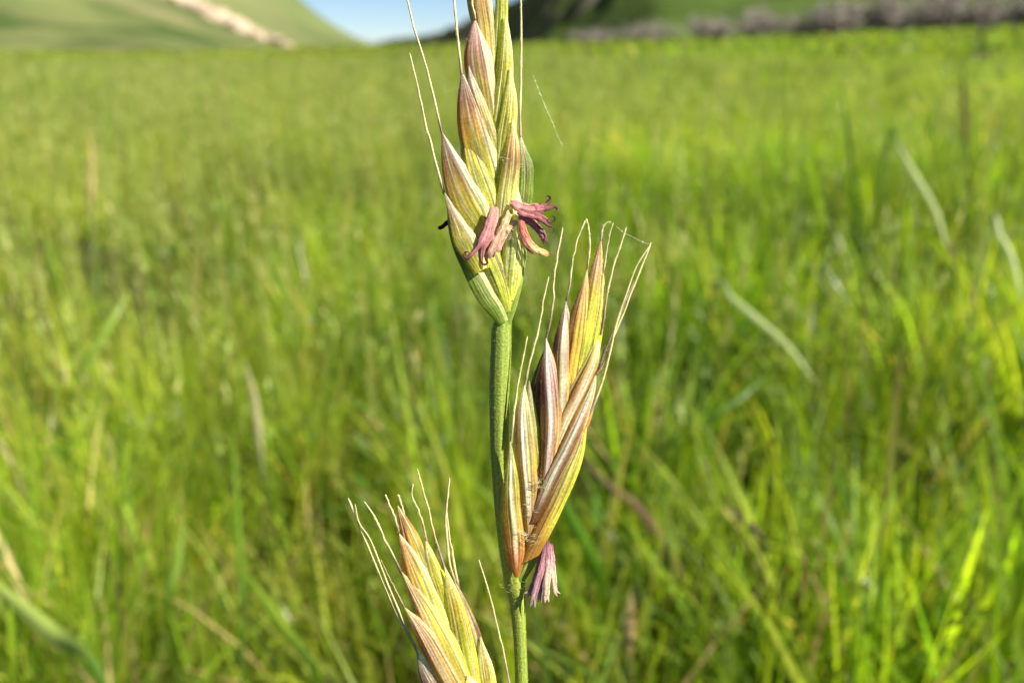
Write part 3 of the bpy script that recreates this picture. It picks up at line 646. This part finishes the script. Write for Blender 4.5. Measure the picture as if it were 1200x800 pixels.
# ---- middle spikelet, leaning right
R_ = spikelet([(604, 684, 6), (612, 650, 5), (632, 590, 4), (660, 490, 3), (690, 380, 2)], -14, 'middle spikelet leaning right, purple and yellow, with purple anthers hanging at its foot')
lemma(R_, [(610, 676, 5), (620, 640, 10), (632, 600, 12), (642, 560, 12), (652, 515, 9), (660, 480, 1)], -1, 0, [(0, (170, 130, 70)), (.4, (186, 136, 96)), (1, (150, 110, 70))])
lemma(R_, [(650, 560, 6), (662, 520, 12), (674, 480, 13), (684, 445, 10), (694, 410, 1)], -3, 10, [(0, (170, 140, 60)), (1, (180, 170, 70))])
lemma(R_, ([(624,640),(632,605),(642,572),(655,540),(672,508),(690.5,474)], [(634,640),(646,608),(659,574),(673,540),(684,508),(691.5,474)]), 10.6, 14, [(0, (120, 70, 50)), (.5, (140, 80, 66)), (1, CRM)], 'palea', mR=((190, 190, 70), .30, .9), mL=(CRM, .2, .8), veins=4)
lemma(R_, ([(640,560),(648,525),(660,490),(676,455),(692,424),(702.5,402)], [(652,560),(664,528),(678,494),(692,458),(700,426),(703.5,402)]), 5, 14, [(0, (150, 110, 60)), (.5, (186, 176, 70)), (1, CRM)], 'palea', mR=((190, 196, 70), .35, .9), mL=(CRM, .2, .8), veins=4)
lemma(R_, ([(612,640),(611,600),(613,560),(616,525),(618,498),(621,476)], [(624,640),(633,600),(637,560),(636,525),(630,498),(622,476)]), 3, 4, [(0, (176, 110, 80)), (.4, (190, 134, 96)), (1, (196, 186, 120))], 'palea', mR=(CRM, .25, .9), veins=4)
lemma(R_, [(606, 676, 3), (605, 654, 9.5), (603, 625, 11), (600, 595, 10), (599, 565, 7.5), (599, 540, 4), (598, 517, .8)], 15, -6, [(0, (196, 110, 56)), (.16, (200, 96, 56)), (.4, (200, 140, 60)), (.7, (176, 172, 70)), (1, (196, 190, 140))], ridge=(.08, (240, 232, 206), .10, .95), mL=(YG, .35, .7), mR=((150, 160, 50), .3, .8))
lemma(R_, ([(617,640),(609,580),(604,530),(604,495),(608,470),(614.5,451)], [(626,640),(630,585),(629,540),(625,505),(620.5,478),(615.5,451)]), 10, -10, [(0, (194, 138, 92)), (.25, (194, 140, 88)), (.5, (200, 170, 90)), (.8, (196, 186, 130)), (1, CRM)], ridge=(.08, (242, 234, 212), .13, .95), mL=(YG, .4, .8), dark=(-1, (150, 84, 50), .7))
lemma(R_, ([(625,590),(622,550),(618,510),(617,475),(619.6,446)], [(640,585),(638,550),(634,515),(628,482),(620.4,446)]), 5, 10, [(0, (196, 180, 60)), (.5, (160, 164, 80)), (1, (190, 184, 150))], 'palea', mR=((196, 150, 110), .3, .8), veins=4)
lemma(R_, ([(628,610),(633,550),(635,500),(634,460),(635,428),(639.5,396)], [(644,605),(655,540),(661,500),(659,462),(652,428),(640.5,396)]), 8, -12, [(0, (210, 166, 60)), (.25, (214, 150, 70)), (.5, (206, 136, 90)), (.75, (190, 130, 120)), (.92, (200, 180, 176)), (1, SIL)], ridge=(.10, (244, 222, 214), .13, .9), mR=((200, 170, 50), .35, .8), dark=(-1, (90, 46, 56), .85))
lemma(R_, [(636, 566, 6), (630, 512, 9), (631, 465, 8), (635, 430, 4.5), (639, 408, .8)], -6, -50, [(0, (110, 80, 40)), (.5, (84, 52, 44)), (1, (110, 80, 80))], mL=((120, 110, 60), .3, .5))  # dark lemma for the spikelet's shadowed side, shade put into its colour
lemma(R_, ([(646,530),(645,485),(646,440),(649,405),(655,378),(662.5,353)], [(668,520),(675,480),(678,440),(676,405),(671,380),(663.5,353)]), 4, -10, [(0, (214, 190, 40)), (.3, (214, 180, 50)), (.6, (210, 152, 74)), (.85, (190, 140, 112)), (1, (226, 216, 206))], ridge=(.10, (244, 230, 204), .13, .95), dark=(-1, (84, 44, 50), .95), mR=((190, 130, 60), .3, .6))
lemma(R_, [(660, 484, 6), (668, 434, 8.5), (671, 402, 5.5), (668, 374, .9)], 1, 5, [(0, YEL), (.5, (196, 140, 56)), (1, (206, 160, 110))], 'palea', veins=3, mL=(CRM, .3, .6))
lemma(R_, ([(660,490),(664,440),(672,395),(681,355),(691,320),(703.4,280)], [(684,470),(696,430),(705,390),(708,352),(708,318),(704.6,280)]), 0, -4, [(0, YEL), (.4, (192, 200, 56)), (.65, (214, 196, 70)), (.85, (222, 176, 150)), (1, (190, 146, 130))], dark=(-1, (176, 104, 56), .8), ridge=(.45, (222, 214, 110), .25, .6), mR=((180, 190, 50), .3, .6))
lemma(R_, ([(655,480),(657,430),(663,390),(671,362),(680,338),(687.5,316)], [(680,470),(686,430),(692,395),(692,362),(690,338),(688.5,316)]), 3.5, -8, [(0, (206, 176, 40)), (.5, (212, 166, 56)), (.85, (224, 180, 140)), (1, CRM)], dark=(-1, (150, 80, 46), .8), ridge=(.4, (224, 210, 90), .25, .7))
lemma(R_, ([(660,500),(672,460),(684,425),(693,388),(701,352),(706.5,320)], [(672,500),(688,462),(700,425),(706,388),(709,352),(707.5,320)]), 4, 24, [(0, (196, 200, 30)), (.6, (204, 206, 50)), (1, (232, 216, 160))], mR=(CRM, .3, .8))
lemma(R_, ([(622,575),(634,525),(648,487),(666,452),(685,420),(703.5,390)], [(642,572),(659,525),(673,492),(689,459),(701,426),(704.5,390)]), 6, 16, [(0, (104, 48, 40)), (.35, (116, 52, 48)), (.62, (170, 110, 62)), (.85, (214, 200, 120)), (1, CRM)], ridge=(-.05, (240, 226, 196), .13, .9), mR=((196, 198, 50), .40, .9), dark=(-1, (150, 140, 50), .4))
lemma(R_, ([(615,615),(632,566),(650,530),(667,497),(685,465),(698.5,436)], [(638,610),(660,562),(676,530),(690,497),(697,468),(699.5,436)]), 9.5, 16, [(0, (116, 60, 42)), (.4, (132, 62, 52)), (.7, (196, 134, 84)), (1, CRM)], ridge=(-.30, (242, 236, 210), .15, .95), mR=((196, 202, 56), .4, .9), mL=((140, 146, 60), .3, .6))
lemma(R_, ([(606,664),(624,625),(640,592),(656,558),(673,525),(687.5,488)], [(632,650),(647,622),(662,590),(676,558),(685,525),(688.5,488)]), 12.5, 18, [(0, (190, 120, 60)), (.3, (196, 130, 66)), (.6, (206, 190, 110)), (1, CRM)], ridge=(.12, (204, 210, 56), .34, .9), mL=((206, 146, 84), .25, .6), mR=((196, 200, 60), .3, .7))
lemma(R_, [(606, 684, 5), (616, 665, 7), (628, 645, 6), (640, 622, 4), (650, 603, .8)], 4, 30, [(0, (120, 146, 60)), (.6, (140, 164, 60)), (1, (180, 190, 80))], 'glume', veins=5)
lemma(R_, [(603, 684, 6), (596, 655, 5), (591, 625, 4), (588.5, 590, 3), (589, 560, .8)], 6, -20, [(0, (150, 160, 60)), (.5, (176, 176, 80)), (1, (150, 160, 80))], 'glume', veins=3)
awn(R_, [(699, 438), (708, 425), (716, 402), (728, 372), (745, 330), (755, 305), (763, 284)], 12, 1.6, 1.4, zt=-4)
awn(R_, [(688, 490), (698, 468), (708, 440), (716, 408), (721, 384), (734, 345), (746, 312), (762, 287)], 15, 1.8, 1.1, zt=-6)
awn(R_, [(704, 392), (708, 370), (712, 340), (718, 315), (727, 288), (734, 266)], 8, 1.5, 1.3, base_col=(130, 96, 84), base_f=.6)
awn(R_, [(700, 440), (706, 418), (716, 395), (728, 365), (738, 340), (746, 325)], 4, 1.4, .8, colr=(176, 160, 130), base_col=(100, 80, 76), base_f=.9)
awn(R_, [(663, 355), (667, 338), (670, 315), (674, 290), (680, 272), (686, 258)], 4, 1.3, 1.2, base_col=(120, 84, 70), base_f=.4)
awn(R_, [(688, 318), (690, 300), (691.5, 285), (690, 270), (687, 256)], 3, 1.3, 1.2, base_col=(150, 110, 80), base_f=.4)
awn(R_, [(640, 398), (645, 375), (648, 352), (649, 330), (653, 300), (659.5, 266)], 8, 1.5, 1.4, base_col=(110, 86, 70), base_f=.5)
awn(R_, [(615, 453), (619, 432), (626, 405), (632, 380), (637, 350), (643, 324)], 10, 1.6, 1.3, base_col=(150, 130, 100), base_f=.3)
awn(R_, [(599, 519), (602, 490), (606, 455), (612, 425), (618, 394)], 14, 1.5, 1.2, base_col=(140, 130, 90), base_f=.3)
awn(R_, [(704, 282), (705.5, 272), (708, 264), (712, 260.5), (717, 261)], 0, 1.1, .6)
awn(R_, [(707, 320), (711, 295), (715, 272), (719, 261)], 3, 1.0, .7, base_col=(150, 120, 90))

FRESH = .30
# ---- lowest spikelet, leaning left
B_ = spikelet([(611, 905, 7), (600, 890, 6), (575, 860, 5), (545, 790, 4), (505, 680, 2)], -14, 'lowest spikelet leaning left and cut by the bottom edge, golden yellow')
lemma(B_, ([(500,730),(487,695),(478,665),(471,635),(467,610),(465.5,592)], [(522,725),(514,695),(508,668),(497,640),(481,612),(466.5,592)]), 0, -6, [(0, YEL), (.4, (188, 188, 50)), (.65, (196, 160, 50)), (.88, (200, 120, 80)), (1, CRM)], dark=(-1, (172, 104, 72), .85), mR=((206, 200, 90), .25, .7))
lemma(B_, ([(530,780),(520,740),(510,705),(502,675),(498,650),(498.5,632)], [(550,775),(542,740),(533,705),(522,675),(511,652),(499.5,632)]), 3, 8, [(0, YEL), (.5, (196, 186, 40)), (.8, (206, 196, 90)), (1, CRM)], mL=(CRM, .3, .8), ridge=(.2, (186, 176, 30), .2, .5))
lemma(B_, ([(512,775),(498,735),(485,705),(474,672),(469,645),(467.5,625)], [(540,770),(529,735),(517,705),(504,675),(487,648),(468.5,625)]), 7, -18, [(0, YEL), (.4, (190, 186, 56)), (.7, (206, 180, 90)), (.9, (200, 150, 110)), (1, CRM)], mR=(CRM, .32, .8), dark=(-1, (190, 110, 50), .6))
lemma(B_, ([(545,840),(538,800),(532,762),(528,725),(523,692),(520.5,663)], [(568,835),(563,797),(557,760),(548,724),(536,692),(521.5,663)]), 9, 10, [(0, (200, 160, 50)), (.4, (186, 188, 56)), (.7, (196, 184, 60)), (1, CRM)], mL=(CRM, .38, .85), ridge=(.1, (196, 150, 60), .12, .5), mR=((206, 190, 120), .3, .7))
lemma(B_, [(577, 855, 8), (569, 803, 12), (561, 767, 9), (551, 731, 6.5), (541, 701, 3.5), (532, 679, .8)], 3, 28, [(0, (190, 160, 70)), (.4, (150, 104, 70)), (.7, (120, 80, 66)), (1, (170, 140, 120))], ridge=(-.3, CRM, .15, .7))
lemma(B_, [(582, 865, 10), (574, 815, 10.5), (569, 782, 7.5), (563, 746, .8)], 8, 24, [(0, YEL), (.5, (206, 200, 100)), (1, CRM)], mR=(CRM, .3, .7), ridge=(-.3, (170, 110, 60), .15, .6))
lemma(B_, ([(540,840),(522,800),(507,765),(491,725),(479,695),(470.5,670)], [(568,830),(555,795),(541,762),(520,727),(498,697),(471.5,670)]), 12, -18, [(0, (200, 160, 40)), (.35, (192, 172, 64)), (.65, (196, 184, 80)), (.85, (176, 146, 104)), (1, CRM)], mR=((216, 200, 120), .3, .7), ridge=(.0, (216, 186, 150), .2, .6), dark=(-1, (140, 84, 44), .65))
lemma(B_, ([(575,885),(543,850),(520,810),(500,772),(485,740),(473.5,711)], [(592,875),(570,840),(549,805),(528,768),(506,736),(474.5,711)]), 16, -16, [(0, (196, 150, 50)), (.4, (190, 150, 78)), (.7, (186, 164, 96)), (.9, (190, 160, 130)), (1, CRM)], ridge=(.1, (220, 180, 150), .22, .7), dark=(-1, (130, 74, 50), .75), mR=((206, 176, 60), .3, .7))
lemma(B_, [(562, 895, 8), (538, 848, 16), (517, 812, 13), (501, 786, 9), (488, 758, .9)], 14, -30, [(0, (120, 80, 60)), (.6, (130, 90, 84)), (1, SIL)], mR=(SIL, .35, .7), dark=(-1, PUR, .8))
lemma(B_, [(585, 890, 9), (568, 850, 15), (556, 815, 14), (548, 790, .8)], 18, 4, [(0, YEL), (1, CRM)])
awn(B_, [(488, 760), (470, 728), (455, 696), (438, 655), (425, 625), (418, 608), (408, 583)], 14, 1.7, 1.3, base_col=(110, 80, 80))
awn(B_, [(490, 765), (476, 735), (462, 702), (448, 668), (434, 632), (421, 612), (416, 590)], 16, 1.5, .9, base_col=(150, 130, 110))
awn(B_, [(474, 712), (463, 690), (452, 668), (446, 655)], 12, 1.3, .8, base_col=(120, 96, 80), colr=(150, 130, 96))
awn(B_, [(471, 672), (463, 655), (452, 634), (446, 620), (437, 602), (426.5, 587)], 12, 1.5, 1.2, base_col=(100, 72, 60), base_f=.5)
awn(B_, [(468, 627), (465, 615), (461, 602), (451.5, 579)], 7, 1.4, 1.1, base_col=(110, 80, 60), base_f=.5)
awn(B_, [(474, 606), (471, 592), (466.5, 579)], 0, 1.2, 1.0)
awn(B_, [(500, 634), (496, 615), (490, 597), (483, 580), (484, 566)], 3, 1.3, 1.1, base_col=(170, 130, 110), base_f=.6)
awn(B_, [(521, 665), (513, 640), (508, 622), (502, 595), (496, 575), (489, 549)], 7, 1.3, 1.1, base_col=(150, 110, 100), base_f=.6)
awn(B_, [(533, 681), (526, 655), (523.5, 625), (523, 600), (527, 559)], 3, 1.6, 1.2, base_col=(150, 130, 100))
awn(B_, [(538, 692), (532, 660), (527, 630), (524, 605), (521.5, 586)], 2, 1.6, .9, base_col=(120, 90, 70))
awn(B_, [(598, 805), (590, 765), (584, 738), (574, 698), (561, 655)], 10, 1.2, 1.1, base_col=(170, 150, 130), base_f=.5)

# ---- hairs on bract backs and in the axils
def bract_hairs(parent, count, lo, hi, boxes, seed):
    global HB
    HB = Bag(); rs = random.Random(seed)
    kids = [o for o in parent.children if o.name.split('.')[0] in ('lemma', 'glume', 'palea')]
    for k in range(count):
        o = rs.choice(kids); me = o.data; v = me.vertices[rs.randrange(61 * 10, 61 * 60)]
        nr = np.array(v.normal); c = np.array(v.co)
        if np.dot(nr, FW) > 0: nr = -nr
        hair(c, nr * .55 + UP * 1.0 + RNG.normal(0, .25, 3), rs.uniform(lo, hi), .000012)
    for (x, y, sx, sy, n, z, ln) in boxes:
        for k in range(n):
            p = px(rs.gauss(x, sx), rs.gauss(y, sy), z + rs.uniform(-3, 5))
            hair(p, np.array(((p - px(x, y, z)) @ RT * 2500 + rs.gauss(0, .35), -.35, rs.gauss(.55, .35))), rs.uniform(.4, 1) * ln, .000026, lin((232, 228, 196)), .22)
    return tag(HB.build('hairs', M_HAIR, parent), kind='stuff')
bract_hairs(U, 2600, .00012, .00034, [(600, 190, 4, 9, 60, 10, .0008), (606, 275, 5, 6, 40, 16, .0010), (605, 312, 4, 12, 40, 14, .0006)], 1)
bract_hairs(R_, 3200, .00012, .00034, [(634, 566, 3, 4, 45, 20, .0008), (622, 595, 3, 6, 26, 18, .0008), (619, 630, 4, 5, 50, 24, .0009)], 2)
bract_hairs(B_, 2600, .00012, .00034, [], 3)

# ---- anthers: two lobes side by side, splitting and curling at the free end
def anther(parent, pts, hw, z, stops, split=.72, curl=6, zt=0., flat=.32, hook=0.):
    hw = hw * .82
    c = catmull(pts, 30); s = np.linspace(0, 1, 30); B = Bag()
    tx = np.gradient(c[:, 0]); ty = np.gradient(c[:, 1]); L = np.hypot(tx, ty); nx, ny = -ty / L, tx / L
    ln = L.sum(); rs = np.random.default_rng(int(abs(pts[0][0] * 7 + pts[-1][1] * 3)))
    for side in (-1, 1):
        wv = hw * (.60 + .40 * np.sin(np.pi * np.clip(s * .9 + .08, 0, 1)) ** .6)
        wv = wv * np.where(s > split, 1 - .50 * (s - split) / (1 - split), 1)
        off = side * (wv * .34 + np.maximum(0, s - split) ** 1.6 / (1 - split) ** 1.6 * curl)
        wr = np.interp(s, np.linspace(0, 1, 9), rs.normal(0, 1, 9))
        pts2 = [(c[q, 0] + nx[q] * off[q], c[q, 1] + ny[q] * off[q], z + zt * s[q] + side * .5 + wr[q] * .7) for q in range(30)]
        W = list(wv * .66); tt = list(s)
        if hook:                                     # the free end rolls up
            (x0, y0, z0), (x1, y1, _) = pts2[-1], pts2[-3]; a0 = math.atan2(y0 - y1, x0 - x1); dr = side * (1 if hook > 0 else -1)
            x, y = x0, y0; hk = abs(hook)
            for q in range(14):
                a0 += dr * .36; x += math.cos(a0) * hk * .36 * (1 - q * .03); y += math.sin(a0) * hk * .36 * (1 - q * .03)
                pts2.append((x, y, z0 + q * .25)); W.append(W[29] * (1 - .045 * q)); tt.append(1.)
        P = np.array([px(*p) for p in pts2]); R = np.array(W) * S; R[0] *= .35; R[1] *= .75; R[-1] *= .3; R[-2] *= .8
        R = R * (1 + .15 * np.interp(np.linspace(0, 1, len(R)), np.linspace(0, 1, 18), rs.normal(0, 1, 18)))
        V, Q, t, u = tube(P, R, 14, flat)
        ctr = np.repeat(P, 14, 0); V = ctr + (V - ctr) * (1 + .13 * np.cos(u * 2 * np.pi * 5 + rs.uniform(0, 6)))[:, None]
        C = 1.25 * ramp(stops, np.repeat(np.array(tt), 14)) * (1 + .22 * np.cos(u * 2 * np.pi * 4 + side))[:, None]
        B.add(V, Q, C, np.stack([u * 1.0 + side, t], 1))
    return B.build('anther', M_ANTHER, parent)
PK = [(0, (200, 146, 130)), (.5, (188, 124, 118)), (.85, (158, 100, 100)), (1, (98, 60, 62))]
PK2 = [(0, (176, 116, 108)), (.6, (152, 94, 94)), (1, (84, 50, 54))]
OR_ = [(0, (206, 184, 128)), (.5, (196, 156, 126)), (1, (188, 140, 128))]
OY = [(0, (186, 108, 96)), (.4, (192, 122, 96)), (.75, (214, 186, 120)), (.93, (190, 150, 96)), (1, (70, 44, 44))]
anther(U, [(579, 242), (577, 256), (570, 276), (562, 292), (557, 304)], 8.6, 26, PK, .66, 7, hook=4)
anther(U, [(598, 246), (592, 262), (584, 278), (576, 294), (572, 303)], 5.6, 20, OR_, .95, .5)
anther(U, [(606, 259), (596, 267), (588, 282), (583, 296)], 4.6, 18, OR_, .95, .5)
anther(U, [(598, 237), (612, 243), (628, 245), (640, 242), (647, 238)], 7.2, 21, PK, .70, 4, zt=6, hook=3.2)
anther(U, [(606, 248), (622, 252), (634, 256), (643, 262), (648, 263)], 5.4, 24, PK2, .74, 3, zt=4, hook=3.6)
anther(U, [(608, 253), (620, 259), (631, 268), (637, 278), (639, 286)], 5.4, 20, PK2, .84, 1.5, zt=2)
anther(U, [(611, 257), (614, 272), (621, 285), (631, 294), (645, 299)], 5.2, 23, OY, .9, 1)
anther(U, [(610, 262), (613, 278), (618, 289), (626, 297)], 3.6, 15, PK2, .9, 1)
anther(U, [(532, 258), (524, 261), (518, 266), (513, 267)], 3.2, 2, [(0, (70, 44, 56)), (1, (48, 30, 40))], .95, .5)
# hanging bunch at the foot of the middle spikelet
PB = [(0, (120, 80, 84)), (.4, (164, 116, 120)), (.8, (146, 110, 112)), (1, (180, 154, 144))]
CB = [(0, (150, 96, 108)), (.3, (182, 140, 134)), (.6, (198, 176, 146)), (1, (186, 160, 134))]
anther(R_, [(638, 636), (634, 652), (630, 672), (622, 692), (615, 697)], 4.6, 14, PB, .8, 2)
anther(R_, [(640, 635), (637, 655), (631, 678), (626, 698), (624, 711)], 5.0, 18, PB, .8, 2.5)
anther(R_, [(643, 636), (643, 658), (641, 680), (640, 695), (641, 706)], 4.8, 17, CB, .85, 2)
anther(R_, [(645, 637), (647, 658), (649, 680), (651, 692), (655, 697)], 4.4, 14, CB, .85, 2)
anther(R_, [(642, 634), (640, 655), (637, 672), (634, 690), (632, 706)], 4.0, 11, PB, .85, 1.5)

# ------------------------------------------------------------------ loose silk threads
def thread(pts, z, label, drops, r=.00003):
    c = catmull(pts, 40); P = np.array([px(x + RNG.normal(0, .25), y, z) for x, y in c]); V, Q, t, u = tube(P, np.full(40, r * .45), 5)
    B = Bag(); B.add(V, Q, lin((226, 226, 200)))
    for k in range(drops):
        q = random.randrange(2, 38); Pd = P[q] + (P[q + 1] - P[q]) * np.linspace(-.5, .5, 5)[:, None] * random.uniform(.4, 1)
        V, Q, t, u = tube(Pd, r * np.array((.6, 2.2, 2.6, 2.0, .6)) * random.uniform(.7, 1.3), 6); B.add(V, Q, lin((230, 230, 206)))
    o = B.build('silk_thread', M_HAIR); return tag(o, label, 'silk thread')
thread([(625, 88), (629, 100), (633, 110), (640, 128), (646, 140), (653, 158), (660, 172)], 0, 'loose dotted silk thread floating right of the upper spikelet', 22)
thread([(722, 265), (730, 272), (742, 278), (752, 283), (763, 287)], 4, 'silk thread strung between awn tips of the middle spikelet', 3, .00004)
